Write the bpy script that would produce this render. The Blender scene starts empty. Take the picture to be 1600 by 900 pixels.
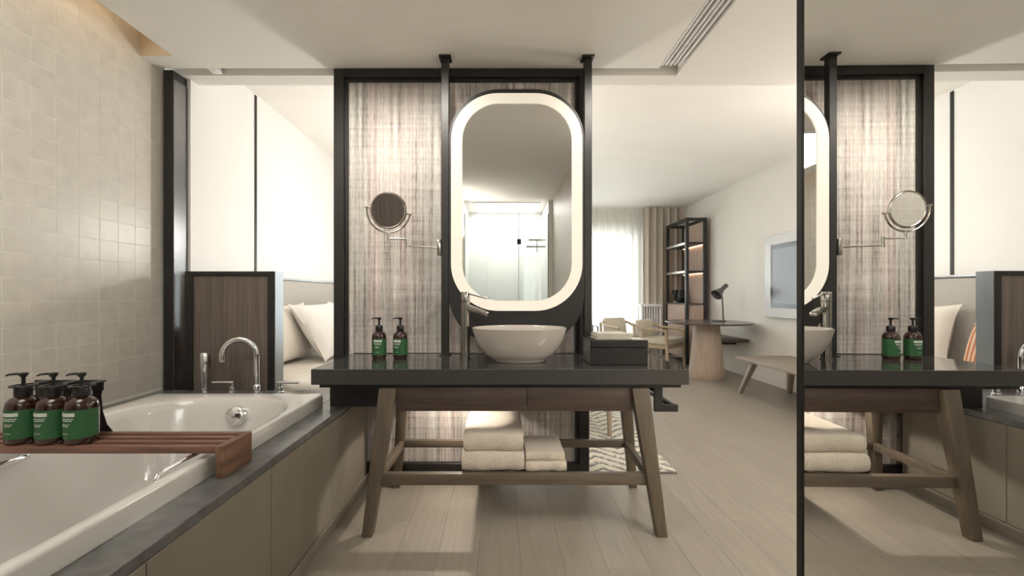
import bpy, bmesh, math, random
from mathutils import Vector, Matrix, Euler
random.seed(7)
PI = math.pi
S = bpy.context.scene
C = S.collection

# ------------------------------------------------------------------ camera
F = 660.0                                   # focal length in pixels of a 1600 x 900 frame
cam_d = bpy.data.cameras.new('camera'); cam = bpy.data.objects.new('camera', cam_d); C.objects.link(cam)
cam.location = (0, 0, 1.2); cam.rotation_euler = (PI/2, 0, 0)
cam_d.sensor_fit = 'HORIZONTAL'; cam_d.sensor_width = 36.0; cam_d.lens = F/1600*36
cam_d.shift_x = 18/1600; cam_d.shift_y = 11/1600; cam_d.clip_start = 0.02
S.camera = cam
# ------------------------------------------------------------------ world, light, exposure
S.view_settings.view_transform = 'Standard'; S.view_settings.look = 'None'
S.view_settings.gamma = 1.0; S.view_settings.use_curve_mapping = False
S.view_settings.exposure = 0.52
W = bpy.data.worlds.new('world'); S.world = W; W.use_nodes = True
W.node_tree.nodes['Background'].inputs[0].default_value = (0.92, 0.96, 1.0, 1)
W.node_tree.nodes['Background'].inputs[1].default_value = 2.2

def area(name, loc, sx, sy, power, col, rot=(0, 0, 0), spread=PI):
    d = bpy.data.lights.new(name, 'AREA'); d.shape = 'RECTANGLE'; d.size = sx; d.size_y = sy
    d.energy = power; d.color = col; d.spread = spread
    o = bpy.data.objects.new(name, d); C.objects.link(o); o.location = loc; o.rotation_euler = rot
    return o
def spot(name, loc, power, col, angle, blend=0.5, radius=0.04, rot=(0, 0, 0)):
    d = bpy.data.lights.new(name, 'SPOT'); d.energy = power; d.color = col
    d.spot_size = math.radians(angle); d.spot_blend = blend; d.shadow_soft_size = radius
    o = bpy.data.objects.new(name, d); C.objects.link(o); o.location = loc; o.rotation_euler = rot
    return o
WARM = (1.0, 0.88, 0.74); NEUT = (1.0, 0.93, 0.84)
area('daylight', (0.9, 9.3, 1.6), 4.6, 2.8, 230, (0.97, 0.98, 1.0), (-PI/2, 0, 0))
pd = bpy.data.lights.new('pendant_glow', 'POINT'); pd.energy = 42; pd.color = (1.0, 0.93, 0.85); pd.shadow_soft_size = 0.11
po_ = bpy.data.objects.new('pendant_glow', pd); C.objects.link(po_); po_.location = (-0.52, 4.3, 1.79)
spot('fill_sconce_beam', (-0.78, -1.24, 2.02), 34, NEUT, 150, 0.6, 0.05, (PI, 0, 0))  # added uplight behind the camera, fills the bath ceiling
fd = bpy.data.lights.new('fill_floor_lamp_glow', 'POINT'); fd.energy = 26; fd.color = (1.0, 0.93, 0.85); fd.shadow_soft_size = 0.10  # added fill, brightens the right side of the bedroom and its ceiling
fo_ = bpy.data.objects.new('fill_floor_lamp_glow', fd); C.objects.link(fo_); fo_.location = (3.05, 3.15, 1.80)
area('entry_fill_glow', (2.4, 0.2, 2.645), 1.2, 1.2, 42, NEUT)  # added fill for the floor on the right
area('tub_fill_glow', (-1.35, 0.75, 2.645), 0.8, 1.1, 3.5, NEUT)  # added soft fill over the tub
area('shower_ceiling_light_glow', (0.1, -1.9, 2.645), 1.0, 0.7, 8.5, (1, 0.98, 0.95))
area('cove_strip_glow', (-2.06, 1.2, 2.80), 0.04, 2.5, 2.0, (1.0, 0.86, 0.68), (0, math.radians(-35), 0))

for k, xx in enumerate((-0.85, -0.42, 0.70)):      # downlights washing the woven screen
    spot('downlight_beam', (xx, 1.97, 2.63), 28, NEUT, 92, 1.0, 0.035, (math.radians(42), 0, 0))

# ------------------------------------------------------------------ materials
M = {}
def nodes(name):
    m = bpy.data.materials.new(name); m.use_nodes = True; M[name] = m
    nt = m.node_tree; return m, nt, nt.nodes['Principled BSDF'], nt.links
def mat(name, col, rough=0.5, metal=0.0, var=0.0, scale=8.0, stretch=(1, 1, 1), bump=0.0, spec=0.5, coat=0.0, trans=0.0, rnd=0.0, sheen=0.0, detail=4):
    m, nt, b, L = nodes(name)
    b.inputs['Base Color'].default_value = (*col, 1); b.inputs['Roughness'].default_value = rough
    b.inputs['Metallic'].default_value = metal; b.inputs['Specular IOR Level'].default_value = spec
    b.inputs['Coat Weight'].default_value = coat; b.inputs['Transmission Weight'].default_value = trans
    b.inputs['Sheen Weight'].default_value = sheen
    if var or bump:
        tc = nt.nodes.new('ShaderNodeTexCoord'); mp = nt.nodes.new('ShaderNodeMapping')
        mp.inputs['Scale'].default_value = stretch; L.new(tc.outputs['Object'], mp.inputs['Vector'])
        vec = mp.outputs['Vector']
        if rnd:
            oi = nt.nodes.new('ShaderNodeObjectInfo'); va = nt.nodes.new('ShaderNodeVectorMath'); va.operation = 'ADD'
            mu = nt.nodes.new('ShaderNodeMath'); mu.operation = 'MULTIPLY'; mu.inputs[1].default_value = 37.0
            L.new(oi.outputs['Random'], mu.inputs[0]); L.new(vec, va.inputs[0]); L.new(mu.outputs[0], va.inputs[1]); vec = va.outputs[0]
        nz = nt.nodes.new('ShaderNodeTexNoise'); nz.inputs['Scale'].default_value = scale; nz.inputs['Detail'].default_value = detail
        L.new(vec, nz.inputs['Vector'])
        if var:
            cr = nt.nodes.new('ShaderNodeValToRGB')
            cr.color_ramp.elements[0].position = 0.3; cr.color_ramp.elements[1].position = 0.7
            cr.color_ramp.elements[0].color = (*[max(0, c*(1-var)) for c in col], 1)
            cr.color_ramp.elements[1].color = (*[min(1, c*(1+var)) for c in col], 1)
            L.new(nz.outputs['Fac'], cr.inputs['Fac']); out = cr.outputs['Color']
            if rnd:
                hv = nt.nodes.new('ShaderNodeHueSaturation'); mr = nt.nodes.new('ShaderNodeMapRange')
                mr.inputs['To Min'].default_value = 1-rnd; mr.inputs['To Max'].default_value = 1+rnd
                L.new(oi.outputs['Random'], mr.inputs['Value']); L.new(mr.outputs[0], hv.inputs['Value'])
                L.new(out, hv.inputs['Color']); out = hv.outputs['Color']
            L.new(out, b.inputs['Base Color'])
        if bump:
            bp = nt.nodes.new('ShaderNodeBump'); bp.inputs['Strength'].default_value = bump; bp.inputs['Distance'].default_value = 0.01
            L.new(nz.outputs['Fac'], bp.inputs['Height']); L.new(bp.outputs['Normal'], b.inputs['Normal'])
    return m
def emis(name, col, strength):
    m, nt, b, L = nodes(name)
    b.inputs['Base Color'].default_value = (*[c*0.8 for c in col], 1)
    b.inputs['Emission Color'].default_value = (*col, 1); b.inputs['Emission Strength'].default_value = strength
    return m

mat('paint', (0.80, 0.77, 0.72), 0.75, var=0.015, scale=3)
mat('ceiling_paint', (0.90, 0.87, 0.82), 0.8, var=0.015, scale=2)
mat('white_paint', (0.86, 0.85, 0.83), 0.6, var=0.01, scale=3)
mat('cove_paint', (0.70, 0.60, 0.47), 0.7, var=0.02, scale=4)
mat('tile', (0.66, 0.625, 0.56), 0.34, var=0.06, scale=14, rnd=0.012, bump=0.02)
mat('grout', (0.84, 0.82, 0.76), 0.8, var=0.05, scale=40)
mat('apron_tile', (0.25, 0.222, 0.178), 0.45, var=0.05, scale=5, rnd=0.02)
mat('plank', (0.32, 0.282, 0.233), 0.42, var=0.07, scale=5, stretch=(9, 0.7, 1), rnd=0.035, bump=0.05)
mat('joint', (0.27, 0.24, 0.20), 0.8, var=0.05)
mat('black_metal', (0.016, 0.015, 0.014), 0.42, var=0.1, scale=30)
mat('black_gloss', (0.012, 0.012, 0.012), 0.2, var=0.1, scale=10)
mat('black_lacquer', (0.008, 0.008, 0.008), 0.4, var=0.1, scale=10)
mat('grey_steel', (0.22, 0.23, 0.24), 0.35, 0.9, var=0.05, scale=10, stretch=(1, 1, 0.1))
mat('dark_steel', (0.17, 0.17, 0.175), 0.28, 0.9, var=0.08, scale=10, stretch=(1, 1, 0.1))
mat('granite', (0.055, 0.054, 0.050), 0.05, var=0.45, scale=220, spec=0.9)
M['granite'].node_tree.nodes['Principled BSDF'].inputs['IOR'].default_value = 1.85
mat('granite_honed', (0.045, 0.043, 0.039), 0.45, var=0.4, scale=220)
mat('stone', (0.13, 0.13, 0.128), 0.22, var=0.25, scale=14, bump=0.02)
mat('oak_grey', (0.125, 0.097, 0.068), 0.5, var=0.18, scale=7, stretch=(6, 6, 0.6), bump=0.05)
mat('oak_greyx', (0.13, 0.10, 0.073), 0.5, var=0.18, scale=7, stretch=(0.6, 6, 6), bump=0.05)
mat('walnut', (0.078, 0.052, 0.041), 0.42, var=0.25, scale=7, stretch=(0.6, 8, 9), bump=0.04)
mat('walnut_v', (0.155, 0.124, 0.107), 0.45, var=0.22, scale=8, stretch=(9, 9, 0.35), bump=0.04)
mat('teak', (0.19, 0.095, 0.066), 0.42, var=0.3, scale=8, stretch=(0.7, 7, 7), bump=0.05)
mat('teak_end', (0.20, 0.105, 0.065), 0.45, var=0.3, scale=8, stretch=(7, 0.7, 7), bump=0.05)
mat('oak_light', (0.46, 0.36, 0.25), 0.5, var=0.12, scale=6, stretch=(5, 5, 1))
mat('bench_wood', (0.30, 0.245, 0.20), 0.5, var=0.12, scale=6, stretch=(5, 0.6, 5))
mat('cone_wood', (0.40, 0.315, 0.245), 0.5, var=0.1, scale=7, stretch=(6, 6, 0.4))
mat('shelf_wood', (0.50, 0.375, 0.31), 0.5, var=0.12, scale=7, stretch=(6, 6, 0.4))
mat('chrome', (0.82, 0.82, 0.83), 0.07, 1.0, var=0.02, scale=3)
mat('gun_metal', (0.36, 0.345, 0.325), 0.18, 1.0, var=0.03, scale=4)
mat('nickel', (0.52, 0.49, 0.45), 0.16, 1.0, var=0.03, scale=4)
mat('alu', (0.62, 0.60, 0.56), 0.35, 0.8, var=0.03, scale=5)
mat('mirror', (0.93, 0.935, 0.925), 0.0, 1.0)
mat('acrylic', (0.70, 0.685, 0.655), 0.10, var=0.01, scale=3, coat=0.3)
mat('ceramic', (0.50, 0.455, 0.41), 0.16, var=0.01, scale=3, coat=0.3)
mat('terry', (0.64, 0.565, 0.465), 0.95, var=0.05, scale=90, bump=0.5, sheen=0.3)
mat('linen', (0.86, 0.84, 0.80), 0.85, var=0.02, scale=12, bump=0.12)
mat('bed_cream', (0.80, 0.75, 0.68), 0.85, var=0.02, scale=8, bump=0.1)
mat('headboard_cloth', (0.47, 0.445, 0.41), 0.9, var=0.12, scale=60, stretch=(1, 6, 1), bump=0.1)
mat('amber', (0.030, 0.009, 0.006), 0.08, var=0.3, scale=3, coat=0.5)
mat('pump_black', (0.012, 0.012, 0.012), 0.3, var=0.1)
mat('label_green', (0.022, 0.105, 0.034), 0.5, var=0.08, scale=20)
mat('label_white', (0.62, 0.63, 0.58), 0.6, var=0.03)
mat('cushion_cream', (0.66, 0.60, 0.49), 0.85, var=0.04, scale=20, bump=0.1)
mat('drape', (0.53, 0.475, 0.41), 0.9, var=0.06, scale=30, stretch=(4, 1, 0.4))
mat('tv_frame', (0.74, 0.74, 0.75), 0.35, var=0.01)
mat('tv_screen', (0.16, 0.165, 0.18), 0.25, var=0.03, scale=2)
mat('lamp_metal', (0.08, 0.072, 0.066), 0.4, var=0.05)
mat('table_top', (0.10, 0.085, 0.078), 0.25, var=0.1, scale=9)
mat('napkin', (0.60, 0.56, 0.49), 0.8, var=0.04, scale=25, bump=0.1)
mat('rug_edge', (0.18, 0.165, 0.15), 0.9, var=0.1, scale=60)
mat('screen_white', (0.80, 0.79, 0.81), 0.6, var=0.02)
mat('screen_lilac', (0.58, 0.55, 0.60), 0.7, var=0.04)
mat('shower_white', (0.86, 0.86, 0.84), 0.3, var=0.01)
mat('wall_tile_big', (0.56, 0.53, 0.47), 0.45, var=0.04, scale=4)
emis('led_band', (1.0, 0.88, 0.69), 0.47)
M['led_band'].node_tree.nodes['Principled BSDF'].inputs['Base Color'].default_value = (0.35, 0.33, 0.3, 1)
emis('led_cove', (1.0, 0.82, 0.6), 0.8)
emis('led_warm', (1.0, 0.62, 0.35), 5.0)
emis('led_panel', (1.0, 0.95, 0.88), 3.0)

def woven():
    m, nt, b, L = nodes('woven')
    tc = nt.nodes.new('ShaderNodeTexCoord')
    def nz(sc, stretch, det):
        mp = nt.nodes.new('ShaderNodeMapping'); mp.inputs['Scale'].default_value = stretch
        n = nt.nodes.new('ShaderNodeTexNoise'); n.inputs['Scale'].default_value = sc; n.inputs['Detail'].default_value = det
        L.new(tc.outputs['Object'], mp.inputs['Vector']); L.new(mp.outputs['Vector'], n.inputs['Vector']); return n.outputs['Fac']
    a = nz(48, (1, 1, 0.022), 6)          # vertical stripes
    h = nz(60, (0.04, 1, 1), 3)          # weft
    f = nz(120, (1, 1, 0.15), 2)         # threads
    s = nz(14, (1, 1, 0.012), 2)         # hue stripes
    cr = nt.nodes.new('ShaderNodeValToRGB'); e = cr.color_ramp.elements
    e[0].position = 0.36; e[0].color = (0.22, 0.18, 0.165, 1); e[1].position = 0.66; e[1].color = (0.80, 0.77, 0.72, 1)
    q = cr.color_ramp.elements.new(0.46); q.color = (0.44, 0.395, 0.37, 1)
    q = cr.color_ramp.elements.new(0.56); q.color = (0.585, 0.54, 0.505, 1)
    ma = nt.nodes.new('ShaderNodeMix'); ma.inputs[0].default_value = 0.28; L.new(a, ma.inputs[2]); L.new(f, ma.inputs[3])
    mb = nt.nodes.new('ShaderNodeMix'); mb.inputs[0].default_value = 0.16; L.new(ma.outputs[0], mb.inputs[2]); L.new(h, mb.inputs[3])
    L.new(mb.outputs[0], cr.inputs['Fac'])
    c2 = nt.nodes.new('ShaderNodeValToRGB'); e = c2.color_ramp.elements
    e[0].position = 0.38; e[0].color = (1.02, 0.97, 0.965, 1); e[1].position = 0.62; e[1].color = (0.95, 1.0, 0.98, 1)
    L.new(s, c2.inputs['Fac'])
    mx = nt.nodes.new('ShaderNodeMix'); mx.data_type = 'RGBA'; mx.blend_type = 'MULTIPLY'; mx.inputs[0].default_value = 1
    L.new(cr.outputs['Color'], mx.inputs[6]); L.new(c2.outputs['Color'], mx.inputs[7]); L.new(mx.outputs[2], b.inputs['Base Color'])
    b.inputs['Roughness'].default_value = 0.8
    bp = nt.nodes.new('ShaderNodeBump'); bp.inputs['Strength'].default_value = 0.3; bp.inputs['Distance'].default_value = 0.004
    L.new(mb.outputs[0], bp.inputs['Height']); L.new(bp.outputs['Normal'], b.inputs['Normal'])
woven()
def rug():
    m, nt, b, L = nodes('rug')
    tc = nt.nodes.new('ShaderNodeTexCoord'); sp = nt.nodes.new('ShaderNodeSeparateXYZ'); L.new(tc.outputs['Object'], sp.inputs[0])
    def mth(op, a, c):
        n = nt.nodes.new('ShaderNodeMath'); n.operation = op
        for i, v in enumerate((a, c)):
            if v is None: continue
            if isinstance(v, (int, float)): n.inputs[i].default_value = v
            else: L.new(v, n.inputs[i])
        return n.outputs[0]
    nz = nt.nodes.new('ShaderNodeTexNoise'); nz.inputs['Scale'].default_value = 28; L.new(tc.outputs['Object'], nz.inputs['Vector'])
    pp = mth('PINGPONG', sp.outputs['X'], 0.2)
    v = mth('ADD', sp.outputs['Y'], mth('MULTIPLY', pp, 0.9))
    v = mth('ADD', v, mth('MULTIPLY', nz.outputs['Fac'], 0.05))
    w = mth('FRACT', mth('MULTIPLY', v, 9.0), None)
    cr = nt.nodes.new('ShaderNodeValToRGB'); cr.color_ramp.interpolation = 'EASE'
    e = cr.color_ramp.elements; e[0].position = 0.28; e[0].color = (0.21, 0.215, 0.21, 1); e[1].position = 0.5; e[1].color = (0.66, 0.62, 0.53, 1)
    n2 = nt.nodes.new('ShaderNodeTexNoise'); n2.inputs['Scale'].default_value = 45; L.new(tc.outputs['Object'], n2.inputs['Vector'])
    L.new(mth('ADD', w, mth('MULTIPLY', mth('SUBTRACT', n2.outputs['Fac'], 0.45), 1.3)), cr.inputs['Fac'])
    L.new(cr.outputs['Color'], b.inputs['Base Color']); b.inputs['Roughness'].default_value = 0.95
rug()
def striped():
    m, nt, b, L = nodes('orange_stripe')
    tc = nt.nodes.new('ShaderNodeTexCoord'); wv = nt.nodes.new('ShaderNodeTexWave'); wv.bands_direction = 'X'
    wv.inputs['Scale'].default_value = 9; L.new(tc.outputs['Object'], wv.inputs['Vector'])
    cr = nt.nodes.new('ShaderNodeValToRGB'); e = cr.color_ramp.elements
    e[0].position = 0.4; e[0].color = (0.52, 0.19, 0.09, 1); e[1].position = 0.6; e[1].color = (0.75, 0.55, 0.42, 1)
    L.new(wv.outputs['Fac'], cr.inputs['Fac']); L.new(cr.outputs['Color'], b.inputs['Base Color']); b.inputs['Roughness'].default_value = 0.9
striped()
def sheer():
    m, nt, b, L = nodes('sheer')
    nt.nodes.remove(b); o = nt.nodes['Material Output']
    d = nt.nodes.new('ShaderNodeBsdfDiffuse'); d.inputs[0].default_value = (0.85, 0.83, 0.78, 1)
    t = nt.nodes.new('ShaderNodeBsdfTranslucent'); t.inputs[0].default_value = (0.88, 0.86, 0.82, 1)
    p = nt.nodes.new('ShaderNodeBsdfTransparent')
    tc = nt.nodes.new('ShaderNodeTexCoord'); n = nt.nodes.new('ShaderNodeTexNoise'); n.inputs['Scale'].default_value = 300
    L.new(tc.outputs['Object'], n.inputs['Vector'])
    mr = nt.nodes.new('ShaderNodeMapRange'); mr.inputs['To Min'].default_value = 0.2; mr.inputs['To Max'].default_value = 0.5; L.new(n.outputs['Fac'], mr.inputs['Value'])
    a = nt.nodes.new('ShaderNodeMixShader'); a.inputs[0].default_value = 0.6; L.new(d.outputs[0], a.inputs[1]); L.new(t.outputs[0], a.inputs[2])
    c = nt.nodes.new('ShaderNodeMixShader'); L.new(mr.outputs[0], c.inputs[0]); L.new(a.outputs[0], c.inputs[1]); L.new(p.outputs[0], c.inputs[2])
    L.new(c.outputs[0], o.inputs[0])
sheer()
def glass():
    m, nt, b, L = nodes('glass')
    nt.nodes.remove(b); o = nt.nodes['Material Output']
    g = nt.nodes.new('ShaderNodeBsdfGlossy'); g.inputs[1].default_value = 0.02
    p = nt.nodes.new('ShaderNodeBsdfTransparent'); p.inputs[0].default_value = (0.93, 0.96, 0.95, 1)
    fr = nt.nodes.new('ShaderNodeFresnel'); fr.inputs[0].default_value = 1.45
    c = nt.nodes.new('ShaderNodeMixShader'); L.new(fr.outputs[0], c.inputs[0]); L.new(p.outputs[0], c.inputs[1]); L.new(g.outputs[0], c.inputs[2])
    L.new(c.outputs[0], o.inputs[0])
glass()

# ------------------------------------------------------------------ mesh helpers
def BM(): return bmesh.new()
def box(bm, x0, x1, y0, y1, z0, z1, bev=0.0, seg=2):
    vs = [bm.verts.new(p) for p in ((x0,y0,z0),(x1,y0,z0),(x1,y1,z0),(x0,y1,z0),(x0,y0,z1),(x1,y0,z1),(x1,y1,z1),(x0,y1,z1))]
    fs = [bm.faces.new([vs[i] for i in q]) for q in ((3,2,1,0),(4,5,6,7),(0,1,5,4),(1,2,6,5),(2,3,7,6),(3,0,4,7))]
    if bev:
        es = list({e for f in fs for e in f.edges})
        bmesh.ops.bevel(bm, geom=es, offset=bev, segments=seg, profile=0.5, affect='EDGES')
    return bm
def bx(*a, **k): return box(BM(), *a, **k)
def hexa(bm, lo, hi, bev=0.0):
    vs = [bm.verts.new(p) for p in list(lo)+list(hi)]
    fs = [bm.faces.new([vs[i] for i in q]) for q in ((3,2,1,0),(4,5,6,7),(0,1,5,4),(1,2,6,5),(2,3,7,6),(3,0,4,7))]
    if bev: bmesh.ops.bevel(bm, geom=list({e for f in fs for e in f.edges}), offset=bev, segments=2, profile=0.5, affect='EDGES')
    return bm
def loft(bm, rings, cap0=True, cap1=True, closed=True):
    R = [[bm.verts.new(p) for p in r] for r in rings]
    n = len(R[0])
    for a, b in zip(R, R[1:]):
        for i in range(n if closed else n-1):
            j = (i+1) % n
            bm.faces.new((a[i], a[j], b[j], b[i]))
    if cap0: bm.faces.new(list(reversed(R[0])))
    if cap1: bm.faces.new(R[-1])
    return bm
def tube(bm, pts, r, seg=12, cap=True):
    pts = [Vector(p) for p in pts]; rings = []
    rr = r if isinstance(r, (list, tuple)) else [r]*len(pts)
    up = None
    for i, p in enumerate(pts):
        t = (pts[min(i+1, len(pts)-1)] - pts[max(i-1, 0)]).normalized()
        if up is None:
            up = Vector((0, 0, 1)) if abs(t.z) < 0.9 else Vector((1, 0, 0))
        u = (up - t*up.dot(t)).normalized(); v = t.cross(u); up = u
        rings.append([p + (u*math.cos(2*PI*k/seg) + v*math.sin(2*PI*k/seg))*rr[i] for k in range(seg)])
    return loft(bm, rings, cap, cap)
def lathe(bm, prof, c=(0, 0, 0), seg=32, sx=1, sy=1, cap0=True, cap1=True):
    rings = [[(c[0]+r*sx*math.cos(2*PI*k/seg), c[1]+r*sy*math.sin(2*PI*k/seg), c[2]+z) for k in range(seg)] for r, z in prof]
    return loft(bm, rings, cap0, cap1)
def rrect(x0, x1, y0, y1, r, n=8):
    r = min(r, (x1-x0)/2-1e-4, (y1-y0)/2-1e-4); out = []
    for cx, cy, a0 in ((x1-r, y1-r, 0), (x0+r, y1-r, PI/2), (x0+r, y0+r, PI), (x1-r, y0+r, 3*PI/2)):
        for k in range(n+1):
            a = a0 + PI/2*k/n; out.append((cx+r*math.cos(a), cy+r*math.sin(a)))
    return out
def finish(bm, smooth):
    bmesh.ops.recalc_face_normals(bm, faces=bm.faces[:])
    me = bpy.data.meshes.new('m'); bm.to_mesh(me); bm.free()
    if smooth:
        for p in me.polygons: p.use_smooth = True
        me.set_sharp_from_angle(angle=math.radians(smooth if smooth is not True else 40))
    return me
def wl(o):
    v = Vector(o.location)
    while o.parent: o = o.parent; v += Vector(o.location)
    return v
def obj(name, bm, m, parent=None, loc=None, smooth=40, local=False):
    """one mesh object; geometry given in world coordinates unless local"""
    org = wl(parent) if parent else Vector((0, 0, 0))
    if loc is not None and not parent:
        if not local: bmesh.ops.translate(bm, vec=-Vector(loc), verts=bm.verts[:])
    elif parent and not local:
        bmesh.ops.translate(bm, vec=-org, verts=bm.verts[:])
    me = finish(bm, smooth); me.name = name
    o = bpy.data.objects.new(name, me); C.objects.link(o)
    me.materials.append(M[m])
    if parent: o.parent = parent
    if loc is not None and not parent: o.location = loc
    return o
def tag(o, label, cat, group=None):
    o['label'] = label; o['category'] = cat
    if group: o['group'] = group
    return o
def thing(name, label, cat, loc=(0, 0, 0), rotz=0, group=None):
    o = bpy.data.objects.new(name, None); C.objects.link(o); o.location = loc; o.rotation_euler = (0, 0, rotz)
    o.empty_display_size = 0.05
    return tag(o, label, cat, group)
def struct(name, bm, m, label=None, cat=None, smooth=False, loc=None):
    o = obj(name, bm, m, None, loc, smooth); o['kind'] = 'structure'
    if label: o['label'] = label
    if cat: o['category'] = cat
    return o
def inst(src, name, parent, loc):
    o = src.copy(); o.name = name; C.objects.link(o); o.parent = parent; o.location = loc; return o
def dup(root, loc, rotz, label, group=None):
    r = root.copy(); C.objects.link(r); r.location = loc; r.rotation_euler = (0, 0, rotz); r['label'] = label
    if group: r['group'] = group
    for ch in list(root.children):
        c = ch.copy(); C.objects.link(c); c.parent = r
        for g in ch.children:
            d = g.copy(); C.objects.link(d); d.parent = c
    return r

# key planes
XL = -2.2; XB = -2.1; XR = 3.63; YP = 2.72; YE = 2.77; HB = 2.66; HR = 2.92; YW = 8.5; YBK = -1.35
# ================================================================== SETTING
fl = struct('floor', bx(XL-0.1, XR+0.1, -2.6, YW+0.1, -0.12, -0.006), 'joint', 'pale oak plank floor running through bathroom and bedroom', 'floor')
PW, PL = 0.19, 1.30
pk = None
ix = 0; x = -0.86
while x < XR:
    off = (0.0, 0.55, 0.95, 0.3, 0.75)[ix % 5]
    y = 0.2 - off
    while y < YW:
        y1 = min(y+PL, YW); ln = y1-y
        if ln > 0.25 and y1 > 0.2:
            if pk is None:
                pk = obj('plank', bx(0, PW-0.0008, 0, PL-0.0008, -0.012, 0, bev=0.0005, seg=1), 'plank', fl, smooth=False, local=True)
                pk.location = (x, y, 0); o = pk
            else:
                o = inst(pk, 'plank', fl, (x, y, 0))
            o.scale = (1, ln/PL, 1)
        y += PL
    x += PW; ix += 1
b_ = bx(XL, -0.86, -2.6, YW, -0.006, 0); box(b_, -0.86, XR, -2.6, -0.7, -0.006, 0)
o = obj('plank_field', b_, 'plank', fl, smooth=False); o['kind'] = 'stuff'

# tiled left wall
wl_ = struct('wall_left', bx(XL-0.12, XL-0.0009, YBK, YE, 0, 2.95), 'grout', 'beige square tiled wall beside the bathtub', 'wall')
T = 0.113; Z0 = 0.6
tile0 = None; stuffb = BM()
rows = 20
for i in range(36):
    y1 = YE - i*T; y0 = y1 - T
    if y0 < YBK: break
    for j in range(rows):
        z0 = Z0 + j*T
        if i < 13:
            if tile0 is None:
                tile0 = obj('tile', bx(-0.006, 0, -T+0.0014, -0.0014, 0.0014, T-0.0014, bev=0.0004, seg=1), 'tile', wl_, smooth=False, local=True)
                tile0.location = (XL, y1, z0); o = tile0
            else: o = inst(tile0, 'tile', wl_, (XL+random.uniform(-.0006, .0006), y1, z0))
        else:
            box(stuffb, XL-0.006, XL, y0+0.002, y1-0.002, z0+0.002, z0+T-0.002)
o = obj('tile_field', stuffb, 'tile', wl_, smooth=False); o['kind'] = 'stuff'
# bedroom left wall and return beside the tile end
struct('wall_bedroom_left', bx(XL-0.12, XB, 2.862, YW, 0, HR), 'white_paint', 'plain white bedroom wall behind the headboard', 'wall')
struct('trim_1', bx(XB, XB+0.008, 3.605, 3.632, 1.37, HR-0.01, bev=0.002), 'black_metal', 'thin dark vertical joint strip on white bedroom wall', 'trim')
struct('wall_right', bx(XR, XR+0.12, YBK, YW, 0, HR), 'paint', 'cream bedroom wall carrying the television', 'wall')
struct('baseboard_right', bx(XR-0.012, XR, 0.3, 7.45, 0, 0.09, bev=0.003), 'paint', 'low cream baseboard along the television wall', 'baseboard')
# window wall: opening X -1.2..2.75, Z 0.05..2.5
wb = BM()
box(wb, XB-0.15, -1.2, YW+0.12, YW+0.3, 0, HR); box(wb, 2.75, XR+0.12, YW+0.12, YW+0.3, 0, HR)
box(wb, -1.2, 2.75, YW+0.12, YW+0.3, 2.5, HR); box(wb, -1.2, 2.75, YW+0.12, YW+0.3, -0.1, 0.05)
struct('wall_window', wb, 'paint', 'far bedroom wall around the wide window', 'wall')
win = struct('window_1', BM(), 'black_metal', 'wide floor length window behind sheer curtain', 'window')
fb = BM()
for a, b2 in ((-1.2, -1.14), (2.69, 2.75)): box(fb, a, b2, YW+0.17, YW+0.23, 0.05, 2.5)
box(fb, -1.14, 2.69, YW+0.17, YW+0.23, 2.42, 2.5); box(fb, -1.14, 2.69, YW+0.17, YW+0.23, 0.05, 0.11)
obj('window_frame', fb, 'alu', win, smooth=False)
for xm in (0.1, 1.4): obj('mullion', bx(xm, xm+0.05, YW+0.18, YW+0.22, 0.11, 2.42), 'alu', win, smooth=False)
for a, b2 in ((-1.14, 0.1), (0.15, 1.4), (1.45, 2.69)): obj('pane', bx(a, b2, YW+0.196, YW+0.204, 0.11, 2.42), 'glass', win, smooth=False)
# walls behind the camera
struct('wall_back', bx(XL-0.1, -0.56, YBK-0.1, YBK, 0, HB), 'paint', 'cream wall left of the shower opposite the vanity', 'wall')
struct('wall_back_entry', bx(0.90, XR+0.1, YBK-0.1, YBK, 0, HB+0.1), 'paint', 'cream wall closing the entry side', 'wall')
struct('wall_back_return', bx(0.741, 0.899, YBK-1.0, YBK-0.001, 0, HB), 'paint', 'cream wall pier right of the shower', 'wall')
struct('wall_entry', bx(0.80, 0.90, YBK, 0.40, 0, HB), 'wall_tile_big', 'beige wall in line with the mirrored door', 'wall')
struct('wall_shower_rear', bx(-0.66, 0.84, -2.45, -2.35, 0, HB), 'shower_white', 'glossy white rear wall of the shower', 'wall')
struct('wall_shower_left', bx(-0.66, -0.56, -2.349, YBK-0.101, 0, HB), 'shower_white', 'glossy white left wall of the shower', 'wall')
struct('wall_shower_right', bx(0.7355, 0.7405, -2.349, YBK-0.02, 0, HB), 'shower_white', 'glossy white right wall of the shower', 'wall')
# ceilings
cb = BM()
box(cb, -2.0, 1.02, YBK, YP, HB, HB+0.16)
box(cb, XL-0.1, -2.0, 2.58, YP, HB, HB+0.16)
box(cb, XL-0.1, 1.17, 2.81, 2.94, HB, HB+0.40)
box(cb, 1.17, XR+0.1, YBK-0.1, 2.94, HB, HB+0.40)
box(cb, XL-0.1, 1.02, YP, 2.81, HB+0.085, HB+0.16)
box(cb, 1.02, 1.17, YBK-0.1, 2.81, HB+0.085, HB+0.16)
box(cb, -0.65, 0.9, -2.45, YBK, HB, HB+0.16)
struct('ceiling', cb, 'ceiling_paint', 'pale dropped bathroom ceiling with a track slot', 'ceiling')
vb = bx(XL-0.1, -2.0, YBK, 2.58, HB+0.20, HB+0.26)
box(vb, XL, -1.998, 2.575, 2.58, HB, HB+0.20); box(vb, -2.003, -2.0, YBK, 2.575, HB, HB+0.20)
struct('trim_2', vb, 'cove_paint', 'warm lit ceiling cove above the tiled wall', 'trim')
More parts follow.
